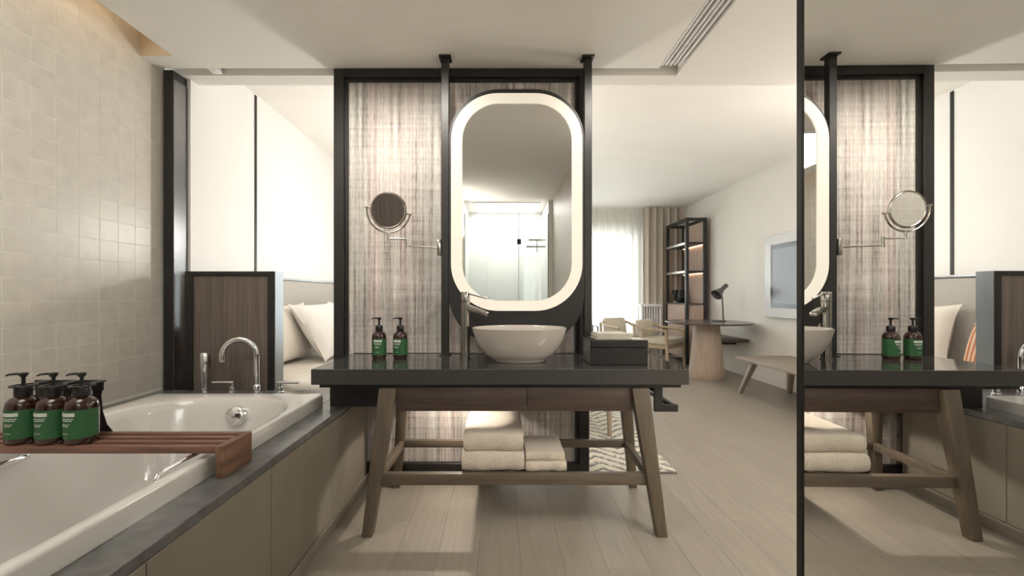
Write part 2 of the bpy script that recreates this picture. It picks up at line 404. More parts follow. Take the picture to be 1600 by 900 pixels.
struct('ceiling_bedroom', bx(XB-0.15, XR+0.12, 2.94, YW+0.3, HR, HR+0.1), 'ceiling_paint', 'pale flat bedroom ceiling', 'ceiling')
# LED strip in the cove
tag(obj('cove_light', bx(-2.04, -2.005, YBK+0.1, 2.5, HB+0.11, HB+0.125), 'led_cove', None, (-2.02, 0.6, HB+0.11), False), 'warm LED strip hidden in the ceiling cove above bathtub', 'light strip')

# sliding mirrored door on the right: plane through (.818,1.153), slightly turned
def mdoor():
    th = math.atan(0.012)
    t = struct('door_1', BM(), 'black_metal', 'tall mirrored sliding door in slim black frame at right', 'door')
    t.location = (0.8185, 1.153, 0.0); t.rotation_euler = (0, 0, -th)
    ln = 0.735
    obj('mirror_pane', bx(0.0, 0.006, -ln, -0.012, 0.03, 2.63), 'mirror', t, smooth=False, local=True)
    obj('back_panel', bx(0.007, 0.035, -ln, -0.012, 0.03, 2.63), 'walnut_v', t, smooth=False, local=True)
    f = bx(-0.004, 0.04, -0.0115, 0.0105, 0.01, 2.65, bev=0.0015, seg=1); box(f, -0.004, 0.04, -ln-0.022, -ln-0.001, 0.01, 2.65, bev=0.0015, seg=1)
    obj('door_frame', f, 'black_metal', t, smooth=False, local=True)
mdoor()

# ceiling track
tr = thing('ceiling_track', 'aluminium multi rail sliding door track recessed in ceiling', 'track', (1.095, 0.8, HB+0.02))
for k, xx in enumerate((1.026, 1.052, 1.079, 1.106, 1.134)):
    obj('rail', bx(xx, xx+0.012, YBK+0.1, 2.70, HB+0.004 + 0.004*(k % 2), HB+0.084), 'white_paint', tr, smooth=False)
for xx in (1.0655, 1.1205): obj('slot', bx(xx, xx+0.012, YBK+0.1, 2.68, HB+0.03, HB+0.084), 'black_metal', tr, smooth=False)
for xx, y0, y1 in ((1.093, 2.2, 2.36), (1.066, 2.60, 2.66), (1.12, 2.48, 2.62), (1.045, 1.9, 2.05)):
    obj('roller', bx(xx, xx+0.011, y0, y1, HB+0.02, HB+0.06), 'black_metal', tr, smooth=False)
tc2 = thing('ceiling_track', 'aluminium cross track recessed in ceiling above woven screen', 'track', (0, 2.765, HB+0.02))
for yy in (2.735, 2.775): obj('rail', bx(-2.02, 1.015, yy, yy+0.012, HB+0.055, HB+0.084), 'white_paint', tc2, smooth=False)
for xx in (-1.9, 0.375): obj('guide_block', bx(xx, xx+0.06, 2.726, 2.80, HB+0.002, HB+0.03, bev=0.003), 'white_paint', tc2)
# light fittings out of view; floor lamp, tub and entry panels added as fill
def panel_light(label, x0, x1, y0, y1, z):
    t = thing('ceiling_light', label, 'light', ((x0+x1)/2, (y0+y1)/2, z))
    f = BM()
    box(f, x0-0.03, x0, y0-0.03, y1+0.03, z-0.012, z); box(f, x1, x1+0.03, y0-0.03, y1+0.03, z-0.012, z)
    box(f, x0, x1, y0-0.03, y0, z-0.012, z); box(f, x0, x1, y1, y1+0.03, z-0.012, z)
    obj('frame', f, 'white_paint', t, smooth=False)
    obj('diffuser', bx(x0, x1, y0, y1, z-0.006, z), 'led_panel', t, smooth=False)
fp = thing('fill_floor_lamp', 'unseen fill uplight shaped as floor lamp behind the mirrored door', 'lamp', (3.05, 3.15, 0))  # body made up for the added bedroom fill light
obj('base', lathe(BM(), [(0.14, 0.0005), (0.14, 0.015), (0.03, 0.025)], (3.05, 3.15, 0), 32), 'black_metal', fp)
obj('pole', tube(BM(), [(3.05, 3.15, 0.02), (3.05, 3.15, 1.60)], 0.011, 12), 'black_metal', fp)
obj('lamp_shade', lathe(BM(), [(0.02, 1.58), (0.08, 1.60), (0.16, 1.65), (0.19, 1.69), (0.182, 1.69), (0.08, 1.61), (0.02, 1.595)], (3.05, 3.15, 0), 32), 'white_paint', fp)
pl_ = thing('pendant_lamp', 'open bowl pendant lamp hanging above the bed behind woven screen', 'lamp', (-0.52, 4.3, 1.58))
obj('bowl', lathe(BM(), [(0.05, 1.58), (0.14, 1.60), (0.20, 1.64), (0.225, 1.68), (0.215, 1.68), (0.13, 1.61), (0.03, 1.595)], (-0.52, 4.3, 0), 40), 'white_paint', pl_)
obj('cord', tube(BM(), [(-0.52, 4.3, 1.60), (-0.52, 4.3, HR-0.02)], 0.004, 8), 'black_metal', pl_)
obj('ceiling_rose', lathe(BM(), [(0.05, HR-0.001), (0.05, HR-0.02), (0.02, HR-0.03)], (-0.52, 4.3, 0), 24), 'white_paint', pl_)
panel_light('added fill light panel on entry ceiling behind mirrored door', 1.8, 3.0, -0.4, 0.8, HB)
panel_light('added fill light panel on ceiling above the bathtub', -1.75, -0.95, 0.2, 1.3, HB)
panel_light('flat ceiling light panel inside the shower', -0.4, 0.6, -2.25, -1.55, HB)

for xx, nm in ((-0.85, 'left'), (-0.42, 'middle'), (0.70, 'right')):
    t = thing('downlight', 'small white recessed downlight in ceiling before the screen, %s one' % nm, 'light', (xx, 1.97, HB), 0, 'downlights before the screen')
    obj('trim_ring', lathe(BM(), [(0.052, HB-0.0005), (0.052, HB-0.006), (0.044, HB-0.010), (0.040, HB-0.004), (0.040, HB-0.0005)], (xx, 1.97, 0), 28, cap0=False, cap1=False), 'white_paint', t)
    obj('lens', lathe(BM(), [(0.0395, HB-0.0005), (0.0395, HB-0.003)], (xx, 1.97, 0), 24), 'led_panel', t)

# ================================================================== PARTITIONS
# black post at the end of the tiled wall
po = thing('post', 'black steel post at the end of tiled wall', 'post', (-2.15, 2.79, 0))
obj('body', bx(-2.185, -2.122, 2.737, 2.86, 0, HB-0.001, bev=0.002, seg=1), 'black_metal', po, smooth=False)
o = obj('side_plate', bx(-2.1215, -2.117, 2.739, 2.86, 0, HB-0.06), 'dark_steel', po, smooth=False); o['label'] = 'brushed grey side face'
# low wood partition behind the tub
lp = thing('low_partition', 'low dark wood partition with black frame behind tub taps', 'partition', (-1.74, 2.80, 0))
obj('wood_panel', bx(-2.0, -1.512, 2.752, 2.84, 0.02, 1.325), 'walnut_v', lp, smooth=False)
for a, b2 in ((-2.05, -2.0), (-1.512, -1.467)):
    obj('frame_post', bx(a, b2, 2.74, 2.845, 0, 1.354, bev=0.002, seg=1), 'black_metal', lp, smooth=False)
obj('frame_top', bx(-2.0, -1.512, 2.74, 2.845, 1.326, 1.354, bev=0.002, seg=1), 'black_metal', lp, smooth=False)
o = obj('end_cap', bx(-1.4665, -1.462, 2.742, 2.845, 0, 1.354), 'grey_steel', lp, smooth=False); o['label'] = 'grey steel end face'
# woven screen
X0, X1 = -1.075, 0.572
ws = thing('woven_screen', 'striped woven fabric screen in black steel frame behind the vanity', 'screen', (-0.25, 2.78, 0.05))
obj('fabric_panel', bx(X0+0.085, X1-0.085, YP+0.035, YP+0.07, 0.10, HB-0.07), 'woven', ws, smooth=False)
for a, b2 in ((X0, X0+0.065), (X1-0.065, X1)): obj('frame_stile', bx(a, b2, YP, YP+0.10, 0.0, HB-0.001, bev=0.002, seg=1), 'black_metal', ws, smooth=False)
obj('frame_rail', bx(X0+0.065, X1-0.065, YP, YP+0.10, HB-0.056, HB-0.001, bev=0.002, seg=1), 'black_metal', ws, smooth=False)
obj('frame_rail', bx(X0+0.065, X1-0.065, YP, YP+0.10, 0.05, 0.115, bev=0.002, seg=1), 'black_metal', ws, smooth=False)
bb = BM()
for a, b2, c, d in ((X0+0.065, X0+0.087, 0.115, HB-0.056), (X1-0.087, X1-0.065, 0.115, HB-0.056)): box(bb, a, b2, YP+0.02, YP+0.05, c, d)
box(bb, X0+0.087, X1-0.087, YP+0.02, YP+0.05, HB-0.076, HB-0.056)
obj('inner_bead', bb, 'black_metal', ws, smooth=False)

# ================================================================== VANITY
CZ = 0.83
ct = thing('vanity_countertop', 'polished dark granite countertop of the vanity', 'countertop', (0, 2.39, 0.73))
obj('slab', bx(-0.945, 0.94, 2.105, 2.68, 0.752, CZ, bev=0.002, seg=1), 'granite', ct, smooth=False)
sl_ = bpy.data.objects['slab'].data; sl_.materials.append(M['granite_honed'])
for p_ in sl_.polygons: p_.material_index = 0 if p_.normal.z > 0.5 else 1
obj('back_lip', bx(-0.93, 0.94, 2.670, 2.682, CZ+0.0005, CZ+0.005, bev=0.002), 'granite', ct, smooth=30)
obj('underlay', bx(-0.915, 0.912, 2.135, 2.66, 0.732, 0.7515), 'black_metal', ct, smooth=False)
vt = thing('vanity_table', 'greyish oak vanity base with splayed legs and two drawers', 'vanity', (0.07, 2.38, 0))
def leg(tx, ty, fx, fy, wt, wf, zt=0.7315):
    b = BM()
    lo = [(fx-wf, fy-wf, 0), (fx+wf, fy-wf, 0), (fx+wf, fy+wf, 0), (fx-wf, fy+wf, 0)]
    hi = [(tx-wt, ty-wt*.7, zt), (tx+wt, ty-wt*.7, zt), (tx+wt, ty+wt*.7, zt), (tx-wt, ty+wt*.7, zt)]
    return hexa(b, lo, hi, 0.004)
for a in ((-0.567, 2.15, -0.662, 2.112, .044, .026), (0.705, 2.15, 0.802, 2.112, .044, .026), (-0.585, 2.60, -0.650, 2.645, .04, .022), (0.755, 2.60, 0.828, 2.645, .04, .022)):
    obj('leg', leg(*a), 'oak_grey', vt)
obj('front_rail', bx(-0.60, 0.735, 2.118, 2.155, 0.245, 0.302, bev=0.003), 'oak_greyx', vt)
obj('back_rail', bx(-0.60, 0.775, 2.605, 2.64, 0.258, 0.302, bev=0.003), 'oak_greyx', vt)
hb = BM()
for sx, x0, x1 in ((0, -0.632, -0.605), (0, 0.742, 0.785)):
    obj('side_rail', hexa(BM(), [(x0, 2.155, 0.255), (x0+0.03, 2.155, 0.255), (x1+0.01, 2.605, 0.255), (x1-0.02, 2.605, 0.255)], [(x0, 2.155, 0.30), (x0+0.03, 2.155, 0.30), (x1+0.01, 2.605, 0.30), (x1-0.02, 2.605, 0.30)], 0.003), 'oak_greyx', vt)
for xx in (-0.10, 0.02, 0.20): obj('shelf_slat', bx(xx, xx+0.05, 2.155, 2.605, 0.283, 0.302, bev=0.002), 'oak_greyx', vt)
obj('carcass', bx(-0.525, 0.665, 2.165, 2.42, 0.632, 0.7315), 'walnut', vt, smooth=False)
for a, b2 in ((-0.527, 0.131), (0.134, 0.667)): obj('drawer', bx(a, b2, 2.138, 2.164, 0.612, 0.7315, bev=0.0025), 'walnut', vt)
# under counter lamp
ul = thing('under_counter_light', 'small round puck light under the countertop', 'light', (-0.27, 2.49, 0.70))
obj('housing', lathe(BM(), [(0.036, 0.732), (0.036, 0.716), (0.030, 0.714)], (-0.27, 2.49, 0), 24), 'black_metal', ul)
obj('lens', lathe(BM(), [(0.026, 0.7139), (0.024, 0.711)], (-0.27, 2.49, 0), 24), 'led_warm', ul)
spot('under_counter_light_beam', (-0.27, 2.49, 0.708), 14, (1.0, 0.90, 0.78), 122, 0.15, 0.02)
# black steel support on the tub ledge
sb = thing('support_block', 'black steel support between tub ledge and countertop', 'support', (-0.8, 2.45, 0.586))
obj('box', bx(-0.938, -0.655, 2.33, 2.655, 0.5865, 0.7315, bev=0.002, seg=1), 'black_gloss', sb, smooth=False)
obj('face_plate', bx(-0.938, -0.655, 2.322, 2.3295, 0.5865, 0.7315, bev=0.001, seg=1), 'black_metal', sb, smooth=False)
# towel rail right
tw = thing('towel_rail', 'black steel towel rail hanging below the right countertop end', 'towel rail', (0.85, 2.3, 0.61))
for yy in (2.15, 2.56):
    obj('hanger', bx(0.785, 0.826, yy, yy+0.02, 0.605, 0.7315, bev=0.0015, seg=1), 'black_metal', tw, smooth=False)
    obj('arm', bx(0.826, 0.905, yy, yy+0.02, 0.605, 0.640, bev=0.0015, seg=1), 'black_metal', tw, smooth=False)
obj('rail', bx(0.880, 0.905, 2.17, 2.56, 0.612, 0.634, bev=0.002), 'black_metal', tw)
obj('inner_bar', bx(0.785, 0.800, 2.17, 2.56, 0.70, 0.7315, bev=0.002), 'black_metal', tw)

# oval illuminated mirror on ceiling posts
def outline(x0, x1, z0, z1, r, y, n=14): return [(px, y, pz) for px, pz in rrect(x0, x1, z0, z1, r, n)]
om = thing('vanity_mirror', 'tall rounded mirror with glowing border on two black ceiling posts', 'mirror', (0.0985, 2.60, CZ))
for xx in (-0.339, 0.536):
    p = obj('post', bx(xx-0.023, xx+0.023, 2.578, 2.624, CZ+0.0005, HB-0.012, bev=0.002, seg=1), 'black_metal', om, smooth=False)
    obj('ceiling_flange', bx(xx-0.036, xx+0.036, 2.56, 2.642, HB-0.0119, HB, bev=0.002, seg=1), 'black_metal', p, smooth=False)
    obj('foot_plate', bx(xx-0.034, xx+0.034, 2.566, 2.637, CZ+0.0004, CZ+0.006), 'black_metal', p, smooth=False)
obj('backing_plate', loft(BM(), [outline(-0.315, 0.512, 0.90, 2.456, 0.305, 2.577), outline(-0.315, 0.512, 0.90, 2.456, 0.305, 2.606)]), 'black_metal', om)
lb = BM()
oo = outline(-0.300, 0.497, 1.104, 2.424, 0.285, 0); ii = outline(-0.232, 0.433, 1.165, 2.364, 0.225, 0)
def at(r, y): return [(p[0], y, p[2]) for p in r]
loft(lb, [at(oo, 2.5765), at(oo, 2.560), at(ii, 2.560), at(ii, 2.574)], False, False)
obj('light_band', lb, 'led_band', om)
obj('mirror_glass', loft(BM(), [at(ii, 2.574), at(ii, 2.5655)]), 'mirror', om, smooth=30)

# round magnifying mirror on jointed arm
mm = thing('magnifying_mirror', 'round tilting magnifying mirror on jointed arm from left post', 'mirror', (-0.62, 2.47, 1.47))
mc = Vector((-0.648, 2.44, 1.688)); mrad = 0.103
rotm = Euler((math.radians(5), 0, math.radians(0))).to_matrix()
def ring(bm, c, R, r, a0=0, a1=2*PI, n=48, rot=rotm):
    full = abs(a1-a0-2*PI) < 1e-6
    pts = [c + rot @ Vector((R*math.cos(a0+(a1-a0)*k/n), 0, R*math.sin(a0+(a1-a0)*k/n))) for k in range(n + (0 if full else 1))]
    if full: pts = pts + pts[:1]
    return tube(bm, pts, r, 8)
def disc(bm, c, R, y0, y1, rot=rotm, n=48):
    return loft(bm, [[c + rot @ Vector((R*math.cos(2*PI*k/n), y, R*math.sin(2*PI*k/n))) for k in range(n)] for y in (y0, y1)])
obj('glass', disc(BM(), mc, mrad-0.008, -0.006, 0.004), 'mirror', mm, smooth=30)
obj('bezel', ring(BM(), mc, mrad-0.004, 0.0075), 'nickel', mm)
tilt = math.radians(-10)
obj('yoke', ring(BM(), mc, mrad+0.022, 0.0055, PI+tilt, 2*PI+tilt, 32), 'nickel', mm)
for a in (PI+tilt, tilt):
    d = rotm @ Vector((math.cos(a), 0, math.sin(a)))
    obj('pivot', tube(BM(), [mc+d*(mrad-0.004), mc+d*(mrad+0.034)], 0.006, 10), 'nickel', mm)
jb = mc + rotm @ Vector((math.sin(-tilt)*0, 0, -(mrad+0.022)))
obj('stem', tube(BM(), [jb, jb+Vector((0, 0, -0.045))], 0.007, 12), 'nickel', mm)
e0 = jb+Vector((0, 0, -0.036)); e1 = e0+Vector((0.10, 0.03, 0.0)); e2 = e1+Vector((0, 0, -0.038)); e3 = Vector((-0.378, 2.575, e2.z))
obj('arm', tube(BM(), [e0, e1], 0.0055, 12), 'nickel', mm)
obj('joint', tube(BM(), [e1+Vector((0, 0, 0.012)), e2+Vector((0, 0, -0.012))], 0.0085, 12), 'nickel', mm)
obj('arm', tube(BM(), [e2, e3], 0.0055, 12), 'nickel', mm)
obj('wall_plate', bx(-0.385, -0.3625, 2.565, 2.60, e2.z-0.05, e2.z+0.05, bev=0.003), 'nickel', mm)

# basin
bc = (0.105, 2.375, CZ)
bs = thing('vessel_basin', 'pale ceramic oval vessel basin standing on the countertop', 'basin', bc)
prof = [(0.05, 0.0005), (0.138, 0.0005), (0.145, 0.004), (0.146, 0.010), (0.168, 0.022), (0.199, 0.046), (0.224, 0.078), (0.242, 0.112), (0.255, 0.148), (0.265, 0.182), (0.266, 0.187), (0.262, 0.189), (0.256, 0.186), (0.245, 0.150), (0.230, 0.116), (0.205, 0.078), (0.165, 0.043), (0.09, 0.024), (0.03, 0.018)]
obj('bowl', lathe(BM(), prof, bc, 72, 1.0, 0.70), 'ceramic', bs, smooth=60)
obj('drain', lathe(BM(), [(0.028, 0.0165), (0.028, 0.021), (0.02, 0.023)], bc, 24), 'chrome', bs)
# tall basin tap
tp = thing('basin_tap', 'tall brushed metal column tap beside the vessel basin', 'tap', (-0.203, 2.45, CZ))
obj('base_ring', lathe(BM(), [(0.032, 0.0005), (0.032, 0.006), (0.027, 0.008)], (-0.203, 2.45, CZ), 28), 'gun_metal', tp)
obj('column', lathe(BM(), [(0.0265, 0.006), (0.0265, 0.33), (0.0265, 0.333)], (-0.203, 2.45, CZ), 32), 'gun_metal', tp)
obj('cap', lathe(BM(), [(0.0265, 0.336), (0.0265, 0.385), (0.024, 0.389)], (-0.203, 2.45, CZ), 32), 'gun_metal', tp)
d = Vector((0.86, -0.5, 0)).normalized(); p0 = Vector((-0.203, 2.45, CZ+0.30)); n_ = Vector((-d.y, d.x, 0))
def bar(p, q, w0, w1, h0, h1):
    return hexa(BM(), [p-n_*w0-Vector((0, 0, h0)), p+n_*w0-Vector((0, 0, h0)), q+n_*w1-Vector((0, 0, h1)), q-n_*w1-Vector((0, 0, h1))],
                [p-n_*w0+Vector((0, 0, h0)), p+n_*w0+Vector((0, 0, h0)), q+n_*w1+Vector((0, 0, h1)), q-n_*w1+Vector((0, 0, h1))], 0.003)
obj('spout', bar(p0+d*0.018, p0+d*0.150+Vector((0, 0, -0.038)), 0.018, 0.018, 0.015, 0.011), 'gun_metal', tp)
q0 = Vector((-0.203, 2.45, CZ+0.386))
obj('lever', bar(q0-d*0.01, q0+d*0.148+Vector((0, 0, -0.036)), 0.013, 0.009, 0.004, 0.004), 'gun_metal', tp)

# pump bottles
def patch(bm, r, a0, a1, z0, z1, n=10):
    lo = [(r*math.sin(a0+(a1-a0)*k/n), -r*math.cos(a0+(a1-a0)*k/n), z0) for k in range(n+1)]
    hi = [(x, y, z1) for x, y, _ in lo]
    r2 = r+0.0004
    lo2 = [(r2*math.sin(a0+(a1-a0)*k/n), -r2*math.cos(a0+(a1-a0)*k/n), z0) for k in range(n+1)]
    hi2 = [(x, y, z1) for x, y, _ in lo2]
    return loft(bm, [lo, lo2, hi2, hi], False, False, False)
def bottle(loc, label, group, rotz, R=0.041):
    t = thing('pump_bottle', label, 'bottle', loc, rotz, group)
    k = R/0.041
    body = [(R*0.86, 0.0005), (R*0.96, 0.004), (R, 0.012), (R, 0.122), (R*0.985, 0.131), (R*0.92, 0.141), (R*0.76, 0.151), (R*0.50, 0.158), (R*0.42, 0.162), (R*0.42, 0.168)]
    obj('body', lathe(BM(), body, seg=40), 'amber', t, smooth=50, local=True)
    lab = obj('label', patch(BM(), R+0.0004, -1.75, 1.75, 0.022, 0.118, 28), 'label_green', t, smooth=60, local=True)
    obj('label_band', patch(BM(), R+0.0009, -0.85, 0.30, 0.098, 0.110, 12), 'label_white', lab, smooth=60, local=True)
    pr = BM()
    for z, segs, h in ((0.0885, ((-.82, -.55), (-.51, -.28), (-.24, .02), (.06, .22)), .0032), (0.0825, ((-.70, -.42), (-.38, -.10), (-.06, .14)), .0032), (0.071, ((-.66, -.45), (-.41, -.22), (-.18, .0)), .0016), (0.0675, ((-.60, -.30), (-.26, -.08)), .0016), (0.064, ((-.63, -.40), (-.36, -.12)), .0016), (0.040, ((-.62, -.36), (-.32, -.10)), .0016)):
        for a, b2 in segs: patch(pr, R+0.0009, a, b2, z, z+h, 3)
    o = obj('label_print', pr, 'label_white', lab, smooth=False, local=True); o['kind'] = 'stuff'
    obj('collar', lathe(BM(), [(R*0.50, 0.160), (R*0.52, 0.162), (R*0.52, 0.186), (R*0.48, 0.190), (R*0.30, 0.194)], seg=28), 'pump_black', t, local=True)
    pm = obj('pump', lathe(BM(), [(0.0065, 0.194), (0.0055, 0.200), (0.0055, 0.222), (0.0125, 0.231), (0.0125, 0.237), (0.010, 0.239)], seg=20), 'pump_black', t, local=True)
    obj('nozzle', tube(BM(), [(0, 0, 0.235), (-0.02*k, 0, 0.2352), (-0.036*k, 0, 0.2335), (-0.043*k, 0, 0.2295)], [0.0042, 0.004, 0.0034, 0.0028], 10), 'pump_black', pm, local=True)
    return t
g1 = 'amber pump bottles on the countertop'; g2 = 'amber pump bottles on the bath tray'
bottle((-0.711, 2.475, CZ), 'left of the two amber green labelled pump bottles on the countertop', g1, 0.35)
bottle((-0.587, 2.475, CZ), 'right of the two amber green labelled pump bottles on the countertop', g1, 0.0)

# tissue box
tb = thing('tissue_box', 'black lacquered tissue box with notch on the countertop', 'box', (0.60, 2.31, CZ))
tx0, tx1, ty0, ty1 = 0.475, 0.776, 2.222, 2.42
obj('body', bx(tx0, tx1, ty0, ty1, CZ+0.0005, CZ+0.092, bev=0.002, seg=1), 'black_lacquer', tb, smooth=False)
obj('lid', bx(tx0-0.001, tx1+0.001, ty0-0.001, ty1+0.001, CZ+0.0945, CZ+0.131, bev=0.002, seg=1), 'black_lacquer', tb, smooth=False)
nb = BM(); loft(nb, [[(0.625+0.022*math.cos(PI+PI*k/12), y, CZ+0.0925+0.016*math.sin(PI+PI*k/12)) for k in range(13)] for y in (ty0-0.0005, ty0+0.003)])
o = obj('finger_notch', nb, 'black_metal', tb)
obj('side_panel', bx(tx0-0.0022, tx0-0.0011, ty0+0.004, ty1-0.004, CZ+0.004, CZ+0.128), 'stone', tb)
nt_ = thing('napkin_stack', 'beige folded paper stack lying on the black tissue box', 'napkins', (0.60, 2.33, CZ+0.131))
for k in range(4):
    dx = (0.0, 0.004, -0.003, 0.002)[k]
    obj('fold', bx(0.508+dx+0.002*k, 0.70+dx-0.004*k, 2.255, 2.395, CZ+0.1315+0.0085*k, CZ+0.1395+0.0085*k, bev=0.003), 'napkin', nt_)
tag(obj('small_card', bx(0.705, 0.765, 2.25, 2.34, CZ+0.1312, CZ+0.1345, bev=0.001), 'label_white', None, (0.735, 2.295, CZ+0.1312)), 'white folded card at the right edge of tissue box', 'card')

# towels
def towel(name, label, group, x0, x1, y0, y1, z0, h, seed):
    rnd = random.Random(seed); bm = BM(); ns = 26; rings = []
    npf = 10; r = h/2
    for i in range(ns+1):
        u = i/ns; xx = x0+(x1-x0)*u; e = min(u, 1-u)*ns
        sc = 1 if e >= 2 else (0.90, 0.97)[int(e)]
        wob = 0.004*math.sin(u*7+seed)+0.002*math.sin(u*19+seed*2)
        zc = z0+r; hh = r*sc; ring_ = []
        for k in range(npf+1):                       # rounded folded front edge
            a = -PI/2 - PI*k/npf
            ring_.append((xx, y0+r*0.55+wob+0.55*r*math.cos(a)*sc, zc+hh*math.sin(a)))
        for k in range(1, 9):
            v = k/9; ring_.append((xx, y0+r*0.55+(y1-y0-r)*v, zc+hh+0.003*math.sin(v*6+seed+u*3)*(0 if seed % 2 else 1)))
        ring_.append((xx, y1-0.004, zc+hh*0.85)); ring_.append((xx, y1, zc)); ring_.append((xx, y1-0.004, zc-hh*0.98))
        for p_ in range(len(ring_)):
            ring_[p_] = (ring_[p_][0], ring_[p_][1], max(ring_[p_][2], z0+0.0004))
        rings.append(ring_)
    loft(bm, rings)
    t = thing(name, label, 'towel', ((x0+x1)/2, (y0+y1)/2, z0), 0, group)
    obj('fold', bm, 'terry', t, smooth=60)
    sb_ = BM()
    for f in (0.36, 0.5, 0.64): box(sb_, x1-0.004, x1+0.0022, y0+0.03, y1-0.006, z0+h*f-h*0.055, z0+h*f+h*0.055, bev=0.0015, seg=1)
    obj('layer_edge', sb_, 'terry', t)
gt = 'folded towels on the vanity rails'
towel('bath_towel', 'large cream bath towel at the bottom of the taller towel stack', gt, -0.197, 0.122, 2.14, 2.615, 0.3025, 0.094, 3)
towel('bath_towel', 'large cream bath towel on top of the taller towel stack', gt, -0.190, 0.118, 2.16, 2.615, 0.397, 0.092, 5)
towel('hand_towel', 'small cream hand towel at the bottom of the lower towel stack', gt, 0.128, 0.337, 2.145, 2.44, 0.3025, 0.046, 4)
towel('hand_towel', 'small cream hand towel on top of the lower towel stack', gt, 0.130, 0.330, 2.165, 2.44, 0.349, 0.044, 6)

# ================================================================== BATHTUB
DZ = 0.585; AX = -0.86
su = thing('tub_surround', 'tub surround with dark stone ledge and beige tiled apron', 'tub surround', (-1.5, 1.2, 0))
TX0, TX1, TY0, TY1 = -1.92, -0.985, 0.50, 2.37
for nm, a in (('ledge', (TX1-0.02, AX, 0.0, 2.715)), ('ledge', (XL+0.001, TX1-0.0205, TY1-0.02, 2.715)), ('ledge', (XL+0.001, -1.08, 2.7155, 2.735)), ('ledge', (XL+0.001, TX0+0.02, 0.0, TY1-0.0205)), ('ledge', (TX0+0.0205, TX1-0.0205, 0.0, TY0+0.02))):
    obj(nm, bx(a[0], a[1], a[2], a[3], DZ-0.032, DZ, bev=0.002, seg=1), 'stone', su, smooth=False)
obj('carcass', box(bx(-0.90, -0.868, 0.0, 2.70, 0, DZ-0.0325), XL+0.01, -0.90, 0.0, 0.03, 0, DZ-0.0325), 'grout', su, smooth=False)
for k in range(5):
    y1 = 2.70 - k*0.56; y0 = max(y1-0.557, 0.0)
    obj('apron_tile', bx(-0.8679, -0.856, y0, y1, 0.066, DZ-0.0325, bev=0.001, seg=1), 'apron_tile', su, smooth=False)
obj('plinth', bx(-0.8679, -0.846, 0.0, 2.70, 0.0, 0.062, bev=0.002, seg=1), 'apron_tile', su, smooth=False)

bt = thing('bathtub', 'white acrylic drop in bathtub set in the stone ledge', 'bathtub', (-1.45, 1.45, DZ))
def rr3(x0, x1, y0, y1, r, z): return [(px, py, z) for px, py in rrect(x0, x1, y0, y1, r, 12)]
RZ = 0.65
ix0, ix1, iy0, iy1 = -1.835, -1.022, 0.60, 2.27
rings = [rr3(TX0, TX1, TY0, TY1, 0.035, DZ+0.0005), rr3(TX0, TX1, TY0, TY1, 0.035, RZ-0.012), rr3(TX0+.002, TX1-.002, TY0+.002, TY1-.002, 0.035, RZ-0.005),
         rr3(TX0+.006, TX1-.006, TY0+.006, TY1-.006, 0.035, RZ-0.001), rr3(TX0+.011, TX1-.011, TY0+.011, TY1-.011, 0.04, RZ),
         rr3(ix0-.004, ix1+.004, iy0-.004, iy1+.004, 0.31, RZ), rr3(ix0+.004, ix1-.004, iy0+.004, iy1-.004, 0.305, RZ-0.003), rr3(ix0+.013, ix1-.013, iy0+.014, iy1-.014, 0.30, RZ-0.014),
         rr3(ix0+.022, ix1-.020, iy0+.03, iy1-.028, 0.29, RZ-0.05), rr3(ix0+.05, ix1-.04, iy0+.10, iy1-.075, 0.27, RZ-0.20),
         rr3(ix0+.08, ix1-.065, iy0+.18, iy1-.12, 0.25, RZ-0.34), rr3(ix0+.11, ix1-.10, iy0+.23, iy1-.16, 0.22, RZ-0.40), rr3(ix0+.16, ix1-.15, iy0+.30, iy1-.22, 0.18, RZ-0.425),
         rr3(ix0+.3, ix1-.3, iy0+.5, iy1-.5, 0.05, RZ-0.43)]
obj('shell', loft(BM(), rings, False, True), 'acrylic', bt, smooth=50)
# overflow
ob = BM(); oc = Vector((-1.385, 2.222, 0.565)); dn = Vector((0, -1, 0.28)).normalized(); u_ = Vector((1, 0, 0)); v_ = dn.cross(u_)
loft(ob, [[oc+dn*h+(u_*math.cos(2*PI*k/28)+v_*math.sin(2*PI*k/28))*r for k in range(28)] for r, h in ((0.052, -0.02), (0.052, 0.012), (0.046, 0.018), (0.046, 0.03), (0.042, 0.033))])
obj('overflow_knob', ob, 'chrome', bt)
obj('grab_handle', tube(BM(), [(-1.030, 1.262, 0.648), (-1.031, 1.268, 0.656), (-1.032, 1.29, 0.660), (-1.033, 1.40, 0.660), (-1.033, 1.47, 0.660), (-1.032, 1.49, 0.656), (-1.030, 1.495, 0.648)], [0.007, 0.007, 0.0075, 0.0075, 0.0075, 0.007, 0.007], 10), 'chrome', bt)
xx, y0 = ix0+0.028, 1.35
obj('grab_handle', tube(BM(), [(xx-0.012, y0, 0.592), (xx+0.032, y0+0.02, 0.597), (xx+0.045, y0+0.05, 0.60), (xx+0.045, y0+0.20, 0.60), (xx+0.032, y0+0.23, 0.597), (xx-0.012, y0+0.25, 0.592)], 0.012, 12), 'chrome', bt)
